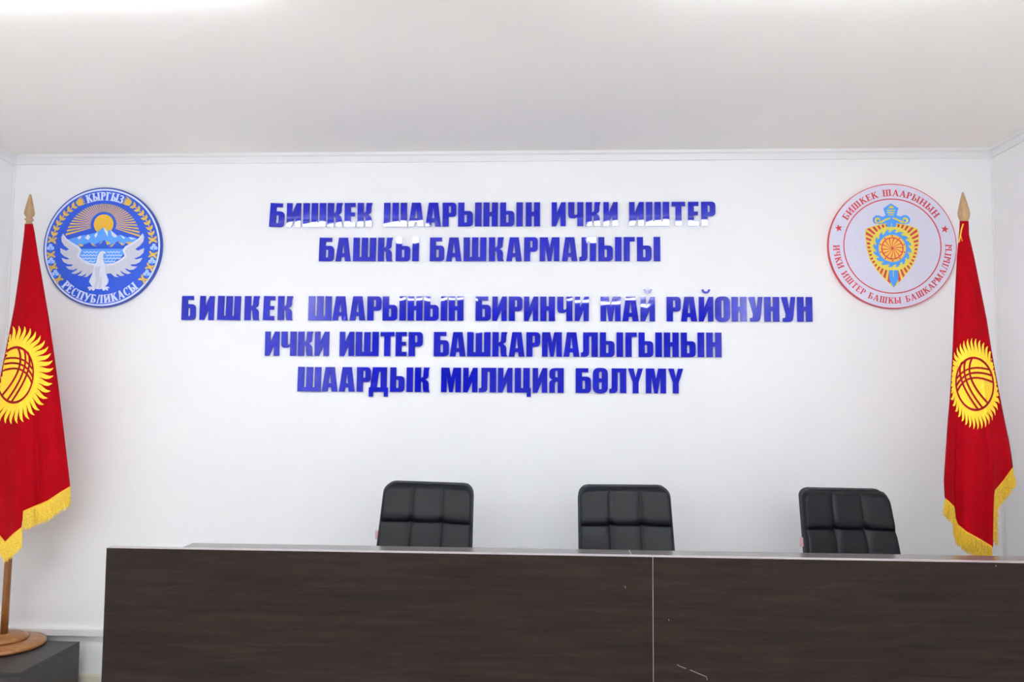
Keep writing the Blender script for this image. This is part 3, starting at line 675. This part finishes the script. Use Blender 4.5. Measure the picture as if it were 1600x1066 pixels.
chair(671, 754.8, R(-2), 'black leather office chair with pink tag, leftmost of the three behind the desk', .262, R(1), .004, .246, .1)
chair(974, 759.2, R(3), 'black leather office chair in the middle of the three behind the desk', 0, 0, -.014, .236, .06)
chair(1316, 764.4, R(4), 'black leather office chair, rightmost of three, nearest the right flag', .255, R(.8), -.04, .244, .14)

# ------------------------------------------------------------------ pedestal
pz = 1.70 - 1.379
pc = at(124, 1003, 4.45); px1 = pc.x; px0 = px1 - .42; py0 = 3.947; py1 = 4.455
pdl = thing('pedestal', ((px0 + px1) / 2, (py0 + py1) / 2, 0), 'low dark grey box under the left flag stand', 'box')
box('body', -.21, .21, -(py1 - py0) / 2, (py1 - py0) / 2, 0, pz - .0185, M_BOX, pdl, .0015)
box('lid', -.21, .21, -(py1 - py0) / 2, (py1 - py0) / 2, pz - .018, pz, M_BOX, pdl, .0015)

# ------------------------------------------------------------------ flags
def itp(y, tab): return float(np.interp(y, [p[1] for p in tab], [p[0] for p in tab]))
def flag(label, Yc, Lt, Rt, ytop, hem, folds, B, pole_top, neck, base, base_z, sun, mir, fringes, cord):
    """Lt, Rt: outline of the cloth; hem: (x, y) along its lower edge; folds: (s, width, depth, how soon)"""
    bx = at_z(base[0], base[1], base_z) if base_z > .01 else None
    tip = at(*pole_top, Yc); nk = at(*neck, Yc)
    if bx is None:
        d = (nk - tip).normalized(); bp = nk + d * ((nk.z - base_z) / -d.z) if d.z else nk
    else: bp = Vector((bx.x, bx.y, base_z))
    bp = Vector((bp.x, Yc if bx is None else bp.y, base_z))
    t = thing('flag_on_stand', bp, label, 'flag', 'red flags on stands')
    W = lambda p: Vector(p) - bp
    ax = (nk - bp).normalized()
    # stand
    d0 = lathe('lower_disc', [(.195, 0), (.205, .004), (.205, .016), (.196, .024), (.165, .032), (.15, .034)], M_DISC, t, 64)
    lathe('upper_disc', [(.112, .034), (.118, .038), (.116, .05), (.09, .064), (.03, .068)], M_DISC, t, 56)
    ln = (nk - bp).length
    lathe('pole', [(.0185, .06), (.0185, .3), (.0165, ln)], M_POLE, t, 24, (0, 0, 0), ax)
    fl = (tip - nk).length; nl = W(nk)
    pr = [(.017, -.01), (.0175, .02), (.013, .10), (.021, .13), (.023, .17), (.014, .22), (.024, .30), (.0265, .36), (.024, .46), (.015, .72), (.006, .95), (.001, 1)] if not mir else \
         [(.017, -.01), (.018, .02), (.024, .10), (.0275, .22), (.0275, .30), (.022, .48), (.013, .74), (.005, .95), (.001, 1)]
    lathe('finial', [(r, z * fl) for r, z in pr], M_FINIAL, t, 28, nl, (tip - nk).normalized())
    # cloth
    hx = [p[0] for p in hem]; hy = [p[1] for p in hem]
    xa, xb = hx[0], hx[-1]; ymax = max(hy)
    def LR(y): return itp(y, Lt), itp(y, Rt)
    def grow(y): return max(0.0, min(1.0, (y - ytop) / (ymax - ytop)))
    def front(s, y):
        g = grow(y); b = .02 + (B - .02) * g ** .8
        Y = Yc - b * math.sqrt(max(0, 1 - (2 * s - 1) ** 2)) ** .9
        for s0, w, dep, pw in folds: Y -= dep * g ** pw * math.exp(-((s - s0) / w) ** 2)
        return Y
    def back(s, y):
        g = grow(y); b = .02 + (B * .7 - .02) * g
        return Yc + b * math.sqrt(max(0, 1 - (2 * s - 1) ** 2)) + .012 * g * math.sin(9 * s)
    NS, NT = 120, 90; vs, fs = [], []
    ss = sorted(set([.5 - .5 * math.cos(math.pi * k / NS) for k in range(NS + 1)]) | set((x - xa) / (xb - xa) for x in hx))
    n = len(ss)
    def hemy(s): return float(np.interp(xa + s * (xb - xa), hx, hy))
    for half_, fn in ((0, front), (1, back)):
        for j in range(NT + 1):
            for s in ss:
                hb = hemy(s) if half_ == 0 else min(hemy(s) - 3, hy[0] + (hy[-1] - hy[0]) * s - 4) if 0 < s < 1 else hemy(s)
                y = ytop + (hb - ytop) * j / NT
                l, r = LR(y); vs.append(W(at(l + (r - l) * s, y, fn(s, y))))
    nb = (NT + 1) * n
    for j in range(NT):
        for i in range(n - 1):
            a = j * n + i; fs.append((a, a + 1, a + n + 1, a + n)); fs.append((nb + a, nb + a + n, nb + a + n + 1, nb + a + 1))
        a = j * n; fs.append((a, a + n, nb + a + n, nb + a)); a += n - 1; fs.append((a, nb + a, nb + a + n, a + n))
    for i in range(n - 1): fs.append((i, nb + i, nb + i + 1, i + 1))
    cloth = link_mesh('flag_cloth', vs, fs, M_FLAG, t, True)
    # printed sun: disc, wavy rays, ring and crossing bands
    cx, cy, rx, ry, ox_, oy_, shear = sun
    def disc(u, v): return (cx + u * rx + v * ry * shear, cy + v * ry)
    polys = []
    NR = 40; pts = []
    def pol(a, q):  # q 1 on the ring, 2 on the ray tips
        ex = rx * 1.06 + (ox_ - rx * 1.06) * (q - 1); ey = ry * 1.06 + (oy_ - ry * 1.06) * (q - 1)
        return (cx + ex * math.cos(a) + ey * math.sin(a) * shear, cy + ey * math.sin(a))
    sgn = -1 if mir else 1
    polys.append((0, [pol(2 * math.pi * k / 96, 1.12) for k in range(96)]))
    for k in range(NR):
        a = 2 * math.pi * k / NR; st = 2 * math.pi / NR
        lft, rgt = [], []
        for q, w, off in ((1.04, .56, 0), (1.2, .5, -.04), (1.4, .42, .10), (1.6, .33, .30), (1.78, .22, .34), (1.92, .11, .22), (2.0, .02, .10)):
            lft.append(pol(a + st * (off * sgn - w), q)); rgt.append(pol(a + st * (off * sgn + w), q))
        polys.append((0, lft + rgt[::-1]))
    def band(pts, w):
        pts = [Vector(disc(*p)) for p in pts]
        sm = []
        for k in range(25):   # quadratic through three points
            tt = k / 24; P0, P1, P2 = pts; c_ = P1 * 2 - (P0 + P2) * .5
            sm.append(P0 * (1 - tt) ** 2 + c_ * 2 * tt * (1 - tt) + P2 * tt * tt)
        a, b = [], []
        for k, p in enumerate(sm):
            tn = (sm[min(k + 1, 24)] - sm[max(k - 1, 0)]).normalized(); nn = Vector((-tn.y, tn.x)) * w / 2
            a.append(p + nn); b.append(p - nn)
        return a, b
    strips = [[[Vector(disc(r_ * math.cos(2 * math.pi * k / 72), r_ * math.sin(2 * math.pi * k / 72))) for k in range(73)] for r_ in (1.0, .915)]]
    sm_ = 1 if mir else -1
    for tri, w in (([(-.58, -.8), (-.66, -.12), (.1, .93)], 3.0), ([(-.38, -.9), (-.42, -.12), (.36, .9)], 3.0), ([(-.06, -.95), (-.17, -.2), (.64, .72)], 3.0),
                   ([(-.93, .3), (-.2, -.2), (.94, -.06)], 3.0), ([(-.95, .08), (-.2, -.38), (.92, -.3)], 3.0), ([(-.9, -.2), (-.2, -.56), (.8, -.52)], 2.8)):
        strips.append(list(band([(p[0] * sm_ * -1 if False else p[0] * (1 if mir else -1), p[1]) for p in tri], w)))
    bm = bmesh.new()
    def put(mi, off, poly2=None, strip_=None):
        faces = []
        if poly2:
            v3 = [Vector((p[0], p[1], 0)) for p in poly2]; bv = [bm.verts.new((p.x, p.y, off)) for p in v3]
            for tr in tessellate_polygon([v3]):
                try: f = bm.faces.new([bv[i] for i in tr]); f.material_index = mi
                except ValueError: pass
        else:
            a, b = strip_
            A = [bm.verts.new((p.x, p.y, off)) for p in a]; Bv = [bm.verts.new((p.x, p.y, off)) for p in b]
            for k in range(len(A) - 1):
                f = bm.faces.new((A[k], A[k + 1], Bv[k + 1], Bv[k])); f.material_index = mi
    for mi, p in polys: put(0, .0015, p)
    for s_ in strips: put(1, .0035, None, s_)
    for _ in range(5):
        le = [e for e in bm.edges if e.calc_length() > 3.5]
        if not le: break
        bmesh.ops.subdivide_edges(bm, edges=le, cuts=1); bmesh.ops.triangulate(bm, faces=bm.faces)
    dead = []
    for v in bm.verts:
        l, r = LR(v.co.y); s = (v.co.x - l) / (r - l)
        if s < .012 or s > .988: dead.append(v); continue
        v.co = W(at(v.co.x, v.co.y, front(s, v.co.y) - v.co.z))
    bmesh.ops.delete(bm, geom=dead, context='VERTS')
    so = from_bm('sun_emblem', bm, [M_SUN, M_SUNRED], cloth)
    so['label'] = 'yellow sun with wavy rays'
    # fringe: band along the hem and hanging threads
    rs = random.Random(3)
    bv, bf, fv, ff = [], [], [], []
    for pts, ln_, drift, nthr in fringes:
        ac = [0]
        for a, b in zip(pts, pts[1:]): ac.append(ac[-1] + math.hypot(b[0] - a[0], b[1] - a[1]))
        def on(d): return float(np.interp(d, ac, [p[0] for p in pts])), float(np.interp(d, ac, [p[1] for p in pts]))
        def surf(x, y, off):
            l, r = LR(y); s = max(0, min(1, (x - l) / (r - l))); return front(s, y) - off
        m_ = 40; b0 = len(bv)
        for k in range(m_ + 1):
            x, y = on(ac[-1] * k / m_); Y = surf(x, y, .003)
            for dy, o2 in ((-1.5, 0), (-1.5, -.004), (3.0, -.004), (3.0, 0)):
                bv.append(W(at(x + drift * dy / 30, y + dy, Y + (-.003 if o2 else .004))))
        for k in range(m_):
            for q in range(4): a = b0 + k * 4; bf.append((a + q, a + (q + 1) % 4, a + 4 + (q + 1) % 4, a + 4 + q))
        for k in range(nthr):
            x, y = on(ac[-1] * (k + rs.random()) / nthr); Y = surf(x, y, .002) + rs.uniform(-.008, .006)
            P0 = W(at(x, y + 1, Y)); L_ = ln_ * rs.uniform(.84, 1.08)
            P1 = W(at(x + drift * .5 + rs.uniform(-1.2, 1.2), y + L_ * .5, Y)); P2 = W(at(x + drift + rs.uniform(-2.4, 2.4), y + L_, Y + rs.uniform(-.008, .008)))
            w = rs.uniform(.0011, .0019); b0 = len(fv)
            for P_, ww in ((P0, w), (P1, w * 1.1), (P2, w * .6)):
                for q in range(3): fv.append(P_ + Vector((ww * math.cos(q * 2.094), ww * math.sin(q * 2.094), 0)))
            for i in range(2):
                for q in range(3): a = b0 + i * 3; ff.append((a + q, a + (q + 1) % 3, a + 3 + (q + 1) % 3, a + 3 + q))
            ff.append((b0 + 6, b0 + 7, b0 + 8))
    fr = link_mesh('fringe', fv, ff, M_FRINGE, cloth); fr['kind'] = 'stuff'; fr['label'] = 'gold fringe along the lower hem'
    link_mesh('fringe_band', bv, bf, M_FBAND, cloth)
    if cord:
        for pts, r in cord: tube('cord', [W(at(x, y, Yc - .035)) for x, y in pts], r, M_FBAND, t, 6)['label'] = 'yellow cord tied below the finial'
    return t

flag('red flag with yellow sun and gold fringe standing on the dark box at left', 4.25,
     [(38.5, 350), (38, 360), (36, 378), (29.5, 430), (22.5, 478), (13.5, 524), (5, 566), (-4, 612), (-13, 680), (-20, 760), (-24, 850)],
     [(51.5, 350), (54, 362), (60, 400), (68, 447), (77, 500), (84, 548), (90, 592), (97, 650), (103, 700), (107, 735), (110, 762), (110.5, 860)], 350,
     [(-24, 812), (-10, 826), (0, 838), (8, 848), (20, 836), (33, 825), (34.5, 812), (36, 800), (52, 793), (74, 784), (95, 770), (110.3, 761)],
     [(.36, .09, .045, 1.4), (.62, .05, -.035, 2.0), (.10, .10, -.01, 1.0), (.82, .10, .02, 1.6)], .075,
     (47.5, 303), (45.2, 351), (5, 1010), pz + .0005, (23.5, 586, 29.5, 45, 60, 77, -.06), False,
     [([(-22, 814), (-10, 826), (0, 838), (8, 848)], 29, -1, 150), ([(8, 848), (20, 836), (34, 825)], 31, 0, 200), ([(36, 800), (52, 793), (74, 784), (95, 770), (110, 761)], 30, -1, 420)], None)
flag('red flag with yellow sun and gold fringe between the white emblem and right wall', 4.04,
     [(1499.5, 345), (1499, 356), (1497.5, 376), (1495, 400), (1491, 480), (1487.5, 560), (1484, 620), (1480.5, 660), (1477.5, 705), (1474.5, 750), (1476, 780), (1476, 870)],
     [(1513.5, 345), (1514, 356), (1514, 366), (1523, 405), (1533, 455), (1542, 500), (1549.5, 548), (1558, 596), (1566.5, 640), (1571, 662), (1577, 690), (1581, 715), (1583, 732), (1583, 870)], 345.5,
     [(1476, 779), (1484, 786), (1491, 793), (1492.2, 808), (1497, 821), (1510, 832), (1530, 843), (1551.5, 856), (1552.3, 843), (1552.8, 800), (1554.5, 768), (1568, 752), (1583, 731)],
     [(.40, .22, .05, 1.5), (.71, .035, .03, 2.2), (.13, .03, .03, 2.5), (.85, .08, -.03, 1.6), (.20, .06, -.012, 2.0)], .085,
     (1504.2, 300), (1506.5, 346), None, 0.001, (1523, 600, 30.5, 42.5, 41, 71.5, .05), True,
     [([(1476, 779), (1484, 786), (1491, 793)], 26, -1.5, 120), ([(1491.5, 794), (1493, 810), (1497, 821), (1510, 832), (1530, 843), (1550, 855)], 30, -1, 420),
      ([(1552, 842), (1552.8, 800), (1554, 772)], 12, 6, 160), ([(1554.5, 768), (1568, 752), (1583, 731)], 27, 4, 240)],
     [([(1505, 350), (1502, 360), (1500, 372), (1498, 379)], .0035), ([(1501, 366), (1503.5, 377)], .0012)])
